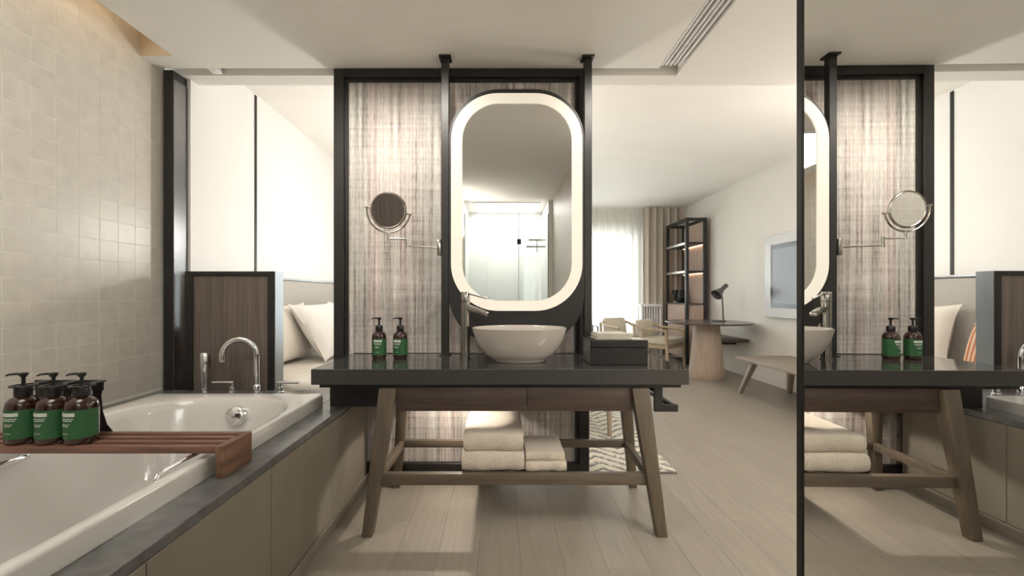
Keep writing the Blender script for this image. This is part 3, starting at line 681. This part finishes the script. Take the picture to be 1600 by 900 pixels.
# tub taps
def arcpts():
    pts = [(-1.535, 2.66, DZ+0.02), (-1.535, 2.66, DZ+0.12)]
    cz = DZ+0.235; R = 0.093
    for k in range(0, 15):
        a = -0.10 + (PI+0.42)*k/14
        cx = -1.628
        pts.append((cx+R*math.cos(a)*1.0, 2.66-0.05*(1-math.cos(a))/2, cz+R*math.sin(a)*1.12))
    return pts
ts = thing('tub_spout', 'chrome gooseneck tub spout standing on the stone ledge', 'tap', (-1.535, 2.66, DZ))
obj('base', lathe(BM(), [(0.028, 0.0005), (0.028, 0.008), (0.022, 0.012), (0.022, 0.05), (0.018, 0.055)], (-1.535, 2.66, DZ), 24), 'chrome', ts)
obj('neck', tube(BM(), arcpts(), 0.018, 18), 'chrome', ts)
hs = thing('hand_shower', 'slim chrome hand shower upright in its ledge holder', 'hand shower', (-1.862, 2.66, DZ))
obj('holder', lathe(BM(), [(0.026, 0.0005), (0.026, 0.008), (0.019, 0.012), (0.019, 0.05), (0.016, 0.054)], (-1.862, 2.66, DZ), 24), 'chrome', hs)
obj('wand', lathe(BM(), [(0.019, 0.03), (0.020, 0.10), (0.025, 0.16), (0.027, 0.25), (0.025, 0.253)], (-1.862, 2.66, DZ), 24), 'chrome', hs)
obj('spray_face', bx(-1.841, -1.833, 2.65, 2.67, DZ+0.16, DZ+0.24, bev=0.003), 'gun_metal', hs)
for xx, s, lbl in ((-1.690, -1, 'chrome lever valve with its lever pointing left beside hand shower'), (-1.388, 1, 'chrome lever valve with its lever pointing right beside gooseneck spout')):
    t = thing('lever_valve', lbl, 'tap', (xx, 2.66, DZ), 0, 'tub valves on the ledge')
    obj('base', lathe(BM(), [(0.024, 0.0005), (0.024, 0.008), (0.019, 0.012), (0.018, 0.035), (0.012, 0.04), (0.012, 0.058)], (xx, 2.66, DZ), 24), 'chrome', t)
    obj('lever', tube(BM(), [(xx-s*0.012, 2.66, DZ+0.064), (xx+s*0.06, 2.655, DZ+0.066), (xx+s*0.118, 2.65, DZ+0.066)], [0.0105, 0.0095, 0.008], 12), 'chrome', t)

# bath tray
by0, by1 = 1.415, 1.575
tz = 0.692
ba = thing('bath_tray', 'slatted teak bath tray bridging the tub', 'bath tray', (-1.45, 1.5, 0.63))
sw = 0.024
for k in range(4):
    y0 = by0 + k*(by1-by0-sw)/3
    obj('slat', bx(-2.05, -0.9565, y0, y0+sw, tz-0.024, tz, bev=0.002), 'teak', ba)
for xa in (-0.956, -2.079): obj('end_block', bx(xa, xa+0.029, by0-0.001, by1+0.001, DZ+0.0006, tz+0.0005, bev=0.002), 'teak_end', ba)
for xa in (-1.09, -1.45, -1.80): obj('cross_bar', bx(xa, xa+0.03, by0+0.035, by1-0.01, tz-0.034, tz-0.0245), 'teak', ba)
for (xx, lb, rz) in ((-1.652, 'leftmost of the three amber pump bottles on the bath tray', 0.28), (-1.548, 'middle one of the three amber pump bottles on the bath tray', 0.18), (-1.450, 'rightmost of the three amber pump bottles on the bath tray', 0.10)):
    bottle((xx, 1.463, tz+0.0005), lb, g2, rz, 0.046)
rk = thing('bottle_rack', 'black metal rack holding three pump bottles on the bath tray', 'rack', (-1.53, 1.545, tz))
for xa in (-1.700, -1.600, -1.490):
    lg = BM(); pr_ = [(0.0, 1.575), (0.03, 1.562), (0.08, 1.552), (0.14, 1.546), (0.197, 1.548)]
    lf = [(xa, y-0.004, tz+0.0006+z) for z, y in pr_]; wds = (0.046, 0.036, 0.030, 0.030, 0.040)
    loft(lg, [[(xa, y-0.003, tz+0.0006+z), (xa+w, y-0.003, tz+0.0006+z), (xa+w, y, tz+0.0006+z), (xa, y, tz+0.0006+z)] for (z, y), w in zip(pr_, wds)])
    obj('upright', lg, 'black_metal', rk)
obj('cross_bar', bx(-1.700, -1.449, 1.540, 1.5445, tz+0.160, tz+0.198, bev=0.001, seg=1), 'black_metal', rk)
for xx in (-1.652, -1.548, -1.450):
    cb_ = BM(); r0, r1 = 0.0250, 0.036
    loft(cb_, [[(xx+r*math.cos(2*PI*k/28), 1.463+r*math.sin(2*PI*k/28), z) for k in range(28)] for r, z in ((r0, tz+.193), (r1, tz+.193), (r1, tz+.197), (r0, tz+.197), (r0, tz+.193))], False, False)
    box(cb_, xx-0.014, xx+0.014, 1.498, 1.5405, tz+0.193, tz+0.197)
    obj('neck_ring', cb_, 'black_metal', rk)

# ================================================================== BEDROOM
bd = thing('bed', 'white made bed with upholstered headboard beyond low partition', 'bed', (-0.85, 4.2, 0))
obj('headboard', bx(XB+0.001, XB+0.07, 2.90, 5.6, 0.15, 1.34, bev=0.012), 'headboard_cloth', bd)
obj('headboard_trim', bx(XB+0.001, XB+0.075, 2.90, 5.6, 1.341, 1.358, bev=0.002), 'grey_steel', bd)
obj('bed_base', bx(-2.01, 0.0, 2.95, 5.10, 0.0, 0.28, bev=0.01), 'headboard_cloth', bd)
obj('mattress', bx(-2.02, 0.02, 2.92, 5.12, 0.281, 0.60, bev=0.05, seg=4), 'bed_cream', bd)
obj('duvet', bx(-1.15, 0.06, 2.89, 5.16, 0.36, 0.66, bev=0.06, seg=4), 'linen', bd)
def pillow(name, label, loc, w, h, t, rot, m, group='pillows against the headboard', cat='pillow'):
    n = 18; bm = BM(); top = []; bot = []
    for i in range(n+1):
        ra, rb = [], []
        for j in range(n+1):
            u = -1+2*i/n; v = -1+2*j/n
            pin = 1-0.10*(1-abs(u)**3)*(abs(v)**4) ; pin2 = 1-0.10*(1-abs(v)**3)*(abs(u)**4)
            th = t*0.5*((1-abs(u)**2.6)*(1-abs(v)**2.6))**0.5
            wr = 0.006*math.sin(5*u+3*v)*(1-abs(u))
            x_, z_ = u*w/2*pin2, v*h/2*pin
            ra.append(bm.verts.new((x_, -th+wr, z_)))
            rb.append(bm.verts.new((x_, th+wr+0.001, z_)))
        top.append(ra); bot.append(rb)
    for g, s in ((top, 1), (bot, -1)):
        for i in range(n):
            for j in range(n):
                q = [g[i][j], g[i+1][j], g[i+1][j+1], g[i][j+1]]
                bm.faces.new(q if s > 0 else q[::-1])
    bmesh.ops.remove_doubles(bm, verts=bm.verts[:], dist=0.0025)
    o = obj(name, bm, m, None, smooth=60, local=True)
    o.location = loc; o.rotation_euler = rot
    return tag(o, label, cat, group)
# pillows lean on the headboard (faces toward +X)
pillow('pillow', 'large white pillow leaning in front on the bed', (-1.69, 4.12, 0.87), 0.88, 0.60, 0.20, (math.radians(-33), 0, PI/2), 'linen')
pillow('pillow', 'cream pillow standing against the headboard behind the front pillow', (-1.90, 3.80, 0.865), 0.80, 0.54, 0.16, (math.radians(-12), 0, PI/2), 'bed_cream')
pillow('pillow', 'white pillow farther along the headboard', (-1.80, 4.98, 0.87), 0.75, 0.55, 0.2, (math.radians(-18), 0, PI/2), 'linen')
pillow('cushion', 'orange striped cushion at the near edge of bed', (-1.86, 3.14, 0.80), 0.26, 0.40, 0.13, (math.radians(-16), 0, PI/2), 'orange_stripe', None, 'cushion')

# sheer curtain and drape
def wavy(x0, x1, y, amp, wl2, z0, z1, th, seed):
    rnd = random.Random(seed); n = int((x1-x0)/wl2*10); a = []; ph = 0
    for i in range(n+1):
        xx = x0+(x1-x0)*i/n; ph += 2*PI/10*rnd.uniform(0.75, 1.25)
        a.append((xx, y+amp*math.sin(ph)))
    bm = BM(); R = []
    if th:
        loop = a + [(p, q+th) for p, q in reversed(a)]
        loft(bm, [[(p, q, z) for p, q in loop] for z in (z0, z1)])
    else:
        loft(bm, [[(p, q, z) for p, q in a] for z in (z0, z1)], False, False, False)
    return bm
tag(obj('sheer_curtain', wavy(XB+0.05, 2.90, YW-0.12, 0.028, 0.14, 0.02, HR-0.005, 0.0, 3), 'sheer', None, (0.5, YW-0.12, 0), 80), 'white sheer curtain across the bright window', 'curtain')
tag(obj('drape_curtain', wavy(2.80, 3.60, YW-0.23, 0.045, 0.13, 0.02, HR-0.005, 0.006, 9), 'drape', None, (3.2, YW-0.23, 0), 80), 'beige pleated drape beside the bookshelf', 'curtain')

# bookshelf
sx0, sx1, sy0, sy1, sz = 3.19, 3.55, 7.26, 8.15, 2.53
sh = thing('bookshelf', 'tall black framed bookshelf with wood back and lit shelves', 'bookshelf', (3.37, 7.7, 0))
pw = 0.05
for a in (sx0, sx1-pw):
    for b2 in (sy0, sy1-pw): obj('frame_post', bx(a, a+pw, b2, b2+pw, 0, sz-pw-0.0005), 'black_metal', sh, smooth=False)
tpb = BM()
for b2 in (sy0, sy1-pw): box(tpb, sx0, sx1, b2, b2+pw, sz-pw, sz)
for a in (sx0, sx1-pw): box(tpb, a, a+pw, sy0+pw, sy1-pw, sz-pw, sz)
obj('top_frame', tpb, 'black_metal', sh, smooth=False)
obj('back_panel', bx(sx1-0.03, sx1-0.01, sy0+pw, sy1-pw, 0.1, sz-pw-0.001), 'shelf_wood', sh, smooth=False)
obj('end_panel', bx(sx0+pw, sx1-pw, sy0+0.02, sy0+0.03, 0.1, 1.03), 'shelf_wood', sh, smooth=False)
for z in (1.585, 2.075):
    q = obj('shelf', bx(sx0+0.005, sx1-0.031, sy0+0.004, sy1-0.004, z, z+0.035), 'black_metal', sh, smooth=False)
    obj('light_strip', bx(sx1-0.055, sx1-0.040, sy0+0.06, sy1-0.06, z-0.008, z-0.0005), 'led_warm', q, smooth=False)
    obj('shelf_edge', bx(sx0-0.002, sx0+0.0045, sy0+pw, sy1-pw, z-0.002, z+0.038), 'alu', q, smooth=False)
cbn = obj('cabinet', bx(sx0+0.015, sx1-0.031, sy0+0.032, sy1-0.004, 0.1, 1.03), 'shelf_wood', sh, smooth=False)
obj('cabinet_top', bx(sx0+0.001, sx1-0.031, sy0+0.004, sy1-0.004, 1.031, 1.055), 'lamp_metal', sh, smooth=False)
cm = thing('coffee_machine', 'small black coffee machine on the bookshelf counter', 'coffee machine', (3.35, 7.95, 1.055))
obj('body', bx(3.30, 3.45, 7.83, 8.05, 1.056, 1.30, bev=0.012), 'black_gloss', cm)
obj('spout_head', bx(3.25, 3.299, 7.88, 8.0, 1.22, 1.29, bev=0.008), 'black_gloss', cm)
obj('drip_tray', bx(3.24, 3.299, 7.87, 8.01, 1.056, 1.08, bev=0.004), 'chrome', cm)

# white slatted stand
sl = thing('slatted_stand', 'low white slatted stand in front of the beige drape', 'stand', (2.73, 7.85, 0))
w0, w1, wy0, wy1 = 2.60, 2.96, 7.78, 7.92
for a in (w0, w1-0.03): obj('side', bx(a, a+0.03, wy0, wy1, 0, 0.985, bev=0.003), 'screen_white', sl)
obj('top', bx(w0-0.015, w1+0.015, wy0-0.015, wy1+0.015, 0.986, 1.03, bev=0.004), 'screen_white', sl)
obj('back', bx(w0+0.03, w1-0.03, wy1-0.03, wy1-0.02, 0.05, 0.984), 'screen_lilac', sl, smooth=False)
for k in range(6): obj('slat', bx(w0+0.045+k*0.047, w0+0.067+k*0.047, wy0+0.01, wy0+0.03, 0.05, 0.984), 'screen_white', sl, smooth=False)

# round table
TC = (3.005, 6.12); TZ = 0.815
rt = thing('round_table', 'round dark topped table on a conical wood pedestal', 'table', (TC[0], TC[1], 0))
obj('table_top', lathe(BM(), [(0.54, 0.787), (0.575, 0.797), (0.58, 0.808), (0.575, TZ)], (TC[0], TC[1], 0), 64), 'table_top', rt)
obj('pedestal', lathe(BM(), [(0.238, 0.0005), (0.245, 0.012), (0.236, 0.10), (0.200, 0.45), (0.175, 0.74), (0.172, 0.786)], (TC[0]-0.03, TC[1]-0.02, 0), 48), 'cone_wood', rt)
# desk lamp
la = thing('desk_lamp', 'dark angled shade desk lamp on the round table', 'lamp', (3.22, 6.14, TZ))
lx, ly = 3.22, 6.14
obj('base', lathe(BM(), [(0.105, 0.0005), (0.105, 0.010), (0.09, 0.016)], (lx-0.05, ly, TZ), 32, 1.0, 0.7), 'lamp_metal', la)
obj('stem', tube(BM(), [(lx+0.02, ly, TZ+0.012), (lx+0.012, ly, TZ+0.20), (lx-0.01, ly-0.01, TZ+0.42)], 0.010, 10), 'lamp_metal', la)
ax_ = Vector((-0.78, -0.30, -0.60)).normalized(); pu = ax_.cross(Vector((0, 0, 1))).normalized(); pv = ax_.cross(pu)
hc = Vector((lx-0.01, ly-0.01, TZ+0.46))
lbm = BM(); loft(lbm, [[hc+ax_*h+(pu*math.cos(2*PI*k/24)+pv*math.sin(2*PI*k/24))*r for k in range(24)] for r, h in ((0.024, -0.12), (0.030, -0.115), (0.030, -0.01), (0.075, 0.11), (0.082, 0.13), (0.077, 0.13), (0.025, 0.0))], True, True)
obj('lamp_shade', lbm, 'lamp_metal', la)

# wall bench and low shelf
be = thing('bench', 'grey brown wooden bench with splayed legs under the television', 'bench', (3.2, 4.4, 0))
obj('seat', bx(2.89, 3.56, 3.55, 5.20, 0.412, 0.455, bev=0.006), 'bench_wood', be)
for tx, ty, fx, fy in ((3.02, 5.02, 2.93, 5.17), (3.46, 5.02, 3.54, 5.17), (3.02, 3.73, 2.93, 3.6), (3.46, 3.73, 3.54, 3.6)):
    w = 0.034; v = 0.022
    obj('leg', hexa(BM(), [(fx-v, fy-v, 0), (fx+v, fy-v, 0), (fx+v, fy+v, 0), (fx-v, fy+v, 0)], [(tx-w, ty-w, 0.4115), (tx+w, ty-w, 0.4115), (tx+w, ty+w, 0.4115), (tx-w, ty+w, 0.4115)], 0.003), 'bench_wood', be)
ls = thing('wall_shelf', 'low dark wood shelf on wall behind the round table', 'shelf', (3.45, 6.8, 0.50))
obj('board', bx(3.27, XR-0.001, 6.16, 7.2, 0.505, 0.552, bev=0.004), 'walnut', ls)
for yy in (6.5, 7.0): obj('bracket', bx(3.40, XR-0.001, yy, yy+0.03, 0.44, 0.5045), 'black_metal', ls, smooth=False)
# television
tv = thing('television', 'wall mounted television in a pale frame above bench', 'television', (XR, 4.85, 0.9))
ty0_, ty1_, tz0_, tz1_ = 4.05, 5.70, 0.905, 1.985
fr = BM()
box(fr, XR-0.07, XR-0.001, ty0_, ty1_, tz0_, tz1_, bev=0.012, seg=3)
obj('casing', fr, 'tv_frame', tv)
obj('bezel', bx(XR-0.076, XR-0.0705, ty0_+0.14, ty1_-0.14, tz0_+0.13, tz1_-0.13), 'black_gloss', tv, smooth=False)
obj('screen', bx(XR-0.079, XR-0.0765, ty0_+0.20, ty1_-0.19, tz0_+0.19, tz1_-0.19), 'tv_screen', tv, smooth=False)

# armchairs
def armchair(label, loc, rz):
    t = thing('armchair', label, 'chair', loc, rz, 'light oak armchairs by the window')
    for sx in (-1, 1):
        obj('leg', tube(BM(), [(sx*0.30, -0.30, 0), (sx*0.29, -0.28, 0.42), (sx*0.30, -0.27, 0.62)], [0.020, 0.028, 0.022], 10), 'oak_light', t, local=True)
        obj('leg', tube(BM(), [(sx*0.28, 0.33, 0), (sx*0.27, 0.27, 0.42), (sx*0.26, 0.30, 0.70)], [0.020, 0.028, 0.022], 10), 'oak_light', t, local=True)
    obj('seat_frame', bx(-0.29, 0.29, -0.29, 0.29, 0.34, 0.40, bev=0.008), 'oak_light', t, local=True)
    obj('seat_cushion', bx(-0.28, 0.28, -0.31, 0.24, 0.401, 0.50, bev=0.035, seg=4), 'cushion_cream', t, local=True)
    pts = [(-0.30, -0.30, 0.625)]
    pts += [(-0.305, -0.10, 0.64)] + [(0.305*math.cos(PI-PI*k/10), 0.12+0.22*math.sin(PI*k/10), 0.65+0.09*math.sin(PI*k/10)) for k in range(11)] + [(0.305, -0.10, 0.64), (0.30, -0.30, 0.625)]
    obj('arm_rail', tube(BM(), pts, 0.024, 10), 'oak_light', t, local=True)
    bk = hexa(BM(), [(-0.23, 0.17, 0.49), (0.23, 0.17, 0.49), (0.23, 0.27, 0.49), (-0.23, 0.27, 0.49)], [(-0.23, 0.23, 0.78), (0.23, 0.23, 0.78), (0.23, 0.31, 0.78), (-0.23, 0.31, 0.78)], 0.03)
    obj('back_cushion', bk, 'cushion_cream', t, local=True)
    return t
armchair('light oak armchair with cream cushions nearest the round table', (2.64, 7.05, 0), 0.75)
armchair('light oak armchair half hidden behind the first armchair near window', (2.20, 7.62, 0), 0.35)
# slim dark chair near sheer curtain
wc = thing('side_chair', 'white shell chair with slim dark arms near the sheer curtain', 'chair', (1.50, 7.4, 0))
for xx in (1.30, 1.66):
    obj('arm_frame', tube(BM(), [(xx, 7.2, 0), (xx, 7.2, 0.6), (xx, 7.2, 0.66), (xx, 7.6, 0.66), (xx, 7.6, 0)], 0.012, 8), 'black_metal', wc)
obj('seat', bx(1.315, 1.645, 7.2, 7.6, 0.40, 0.45, bev=0.015), 'linen', wc)
obj('backrest', bx(1.315, 1.645, 7.55, 7.59, 0.45, 0.78, bev=0.015), 'linen', wc)
# rug
rg = thing('rug', 'cream rug with dark zigzag pattern at the foot of the bed', 'rug', (0.7, 3.9, 0))
obj('pile', bx(0.2, 1.185, 2.85, 5.6, 0.0005, 0.012, bev=0.003), 'rug', rg)
obj('binding', bx(0.2, 1.185, 2.835, 2.8495, 0.0005, 0.011, bev=0.002), 'rug_edge', rg)
# bench at bed foot
fb_ = thing('bed_bench', 'small wooden legged bench standing on the zigzag rug', 'bench', (0.65, 4.0, 0.012))
obj('seat', bx(0.42, 0.98, 3.48, 4.65, 0.36, 0.44, bev=0.02, seg=3), 'cushion_cream', fb_)
for xx in (0.48, 0.92):
    for yy in (3.55, 4.58): obj('leg', tube(BM(), [(xx, yy, 0.0125), (xx-0.01, yy, 0.36)], [0.018, 0.026], 12), 'cone_wood', fb_)

# ================================================================== BEHIND THE CAMERA (seen in the mirrors)
wd = struct('door_2', bx(-2.12, -1.02, YBK, YBK+0.035, 0.0, 2.35, bev=0.003), 'walnut_v', 'brown wood door beside the tub end', 'door', loc=(-1.57, YBK, 0))
obj('door_handle', tube(BM(), [(-1.12, YBK+0.04, 1.0), (-1.12, YBK+0.075, 1.0), (-1.23, YBK+0.075, 1.0)], 0.009, 10), 'chrome', wd)
wsn = thing('fill_sconce', 'added ceiling fill uplight shaped as sconce beside the shower', 'lamp', (-0.78, YBK, 1.9))  # unseen body made up around the added ceiling fill spot
obj('back_plate', bx(-0.82, -0.74, YBK+0.0005, YBK+0.012, 1.86, 1.98, bev=0.002), 'black_metal', wsn)
obj('cup', lathe(BM(), [(0.03, 1.88), (0.05, 1.90), (0.055, 1.98), (0.050, 1.98), (0.03, 1.90)], (-0.78, YBK+0.09, 0), 28), 'black_metal', wsn)
obj('arm', bx(-0.79, -0.77, YBK+0.012, YBK+0.05, 1.915, 1.935), 'black_metal', wsn)
tag(obj('shower_tray', bx(-0.545, 0.73, -2.345, YBK-0.02, 0.0005, 0.03, bev=0.004), 'shower_white', None, (0.1, -1.85, 0)), 'white shower tray behind the glass screen', 'shower tray')
se = thing('shower_screen', 'clear glass shower screen with hinged door opposite vanity', 'shower screen', (0.1, YBK, 0))
obj('fixed_pane', bx(-0.55, 0.275, YBK-0.012, YBK-0.004, 0.01, 2.45), 'glass', se, smooth=False)
dr = obj('glass_door', bx(0.285, 0.735, YBK-0.012, YBK-0.004, 0.01, 2.45), 'glass', se, smooth=False)
for z in (2.02, 0.35): obj('hinge', bx(0.255, 0.315, YBK-0.022, YBK+0.006, z-0.04, z+0.04, bev=0.003), 'black_metal', dr)
obj('edge_trim', bx(0.276, 0.284, YBK-0.013, YBK-0.003, 0.01, 2.45), 'grey_steel', se, smooth=False)
obj('edge_trim', bx(0.725, 0.739, YBK-0.014, YBK-0.002, 0.01, 2.45), 'grey_steel', se, smooth=False)
obj('edge_trim', bx(-0.556, -0.545, YBK-0.014, YBK-0.002, 0.01, 2.45), 'black_metal', se, smooth=False)
sc = thing('shower_shelf', 'chrome two tier rail shelf inside the shower', 'shelf', (0.66, -1.75, 2.0))
for z, x0 in ((2.09, 0.46), (1.98, 0.42)): obj('tier', bx(x0, 0.733, -1.85, -1.75, z, z+0.022, bev=0.004), 'gun_metal', sc)
obj('hanger', tube(BM(), [(0.60, -1.80, 1.90), (0.60, -1.80, 2.10)], 0.008, 8), 'gun_metal', sc)
sw_ = thing('light_switch', 'white wall switch on beige wall opposite the mirror', 'switch', (0.80, -0.9, 1.6))
obj('plate', bx(0.792, 0.7995, -0.95, -0.87, 1.56, 1.68, bev=0.002), 'white_paint', sw_)
obj('rocker', bx(0.788, 0.7915, -0.93, -0.89, 1.60, 1.64, bev=0.001), 'label_white', sw_)
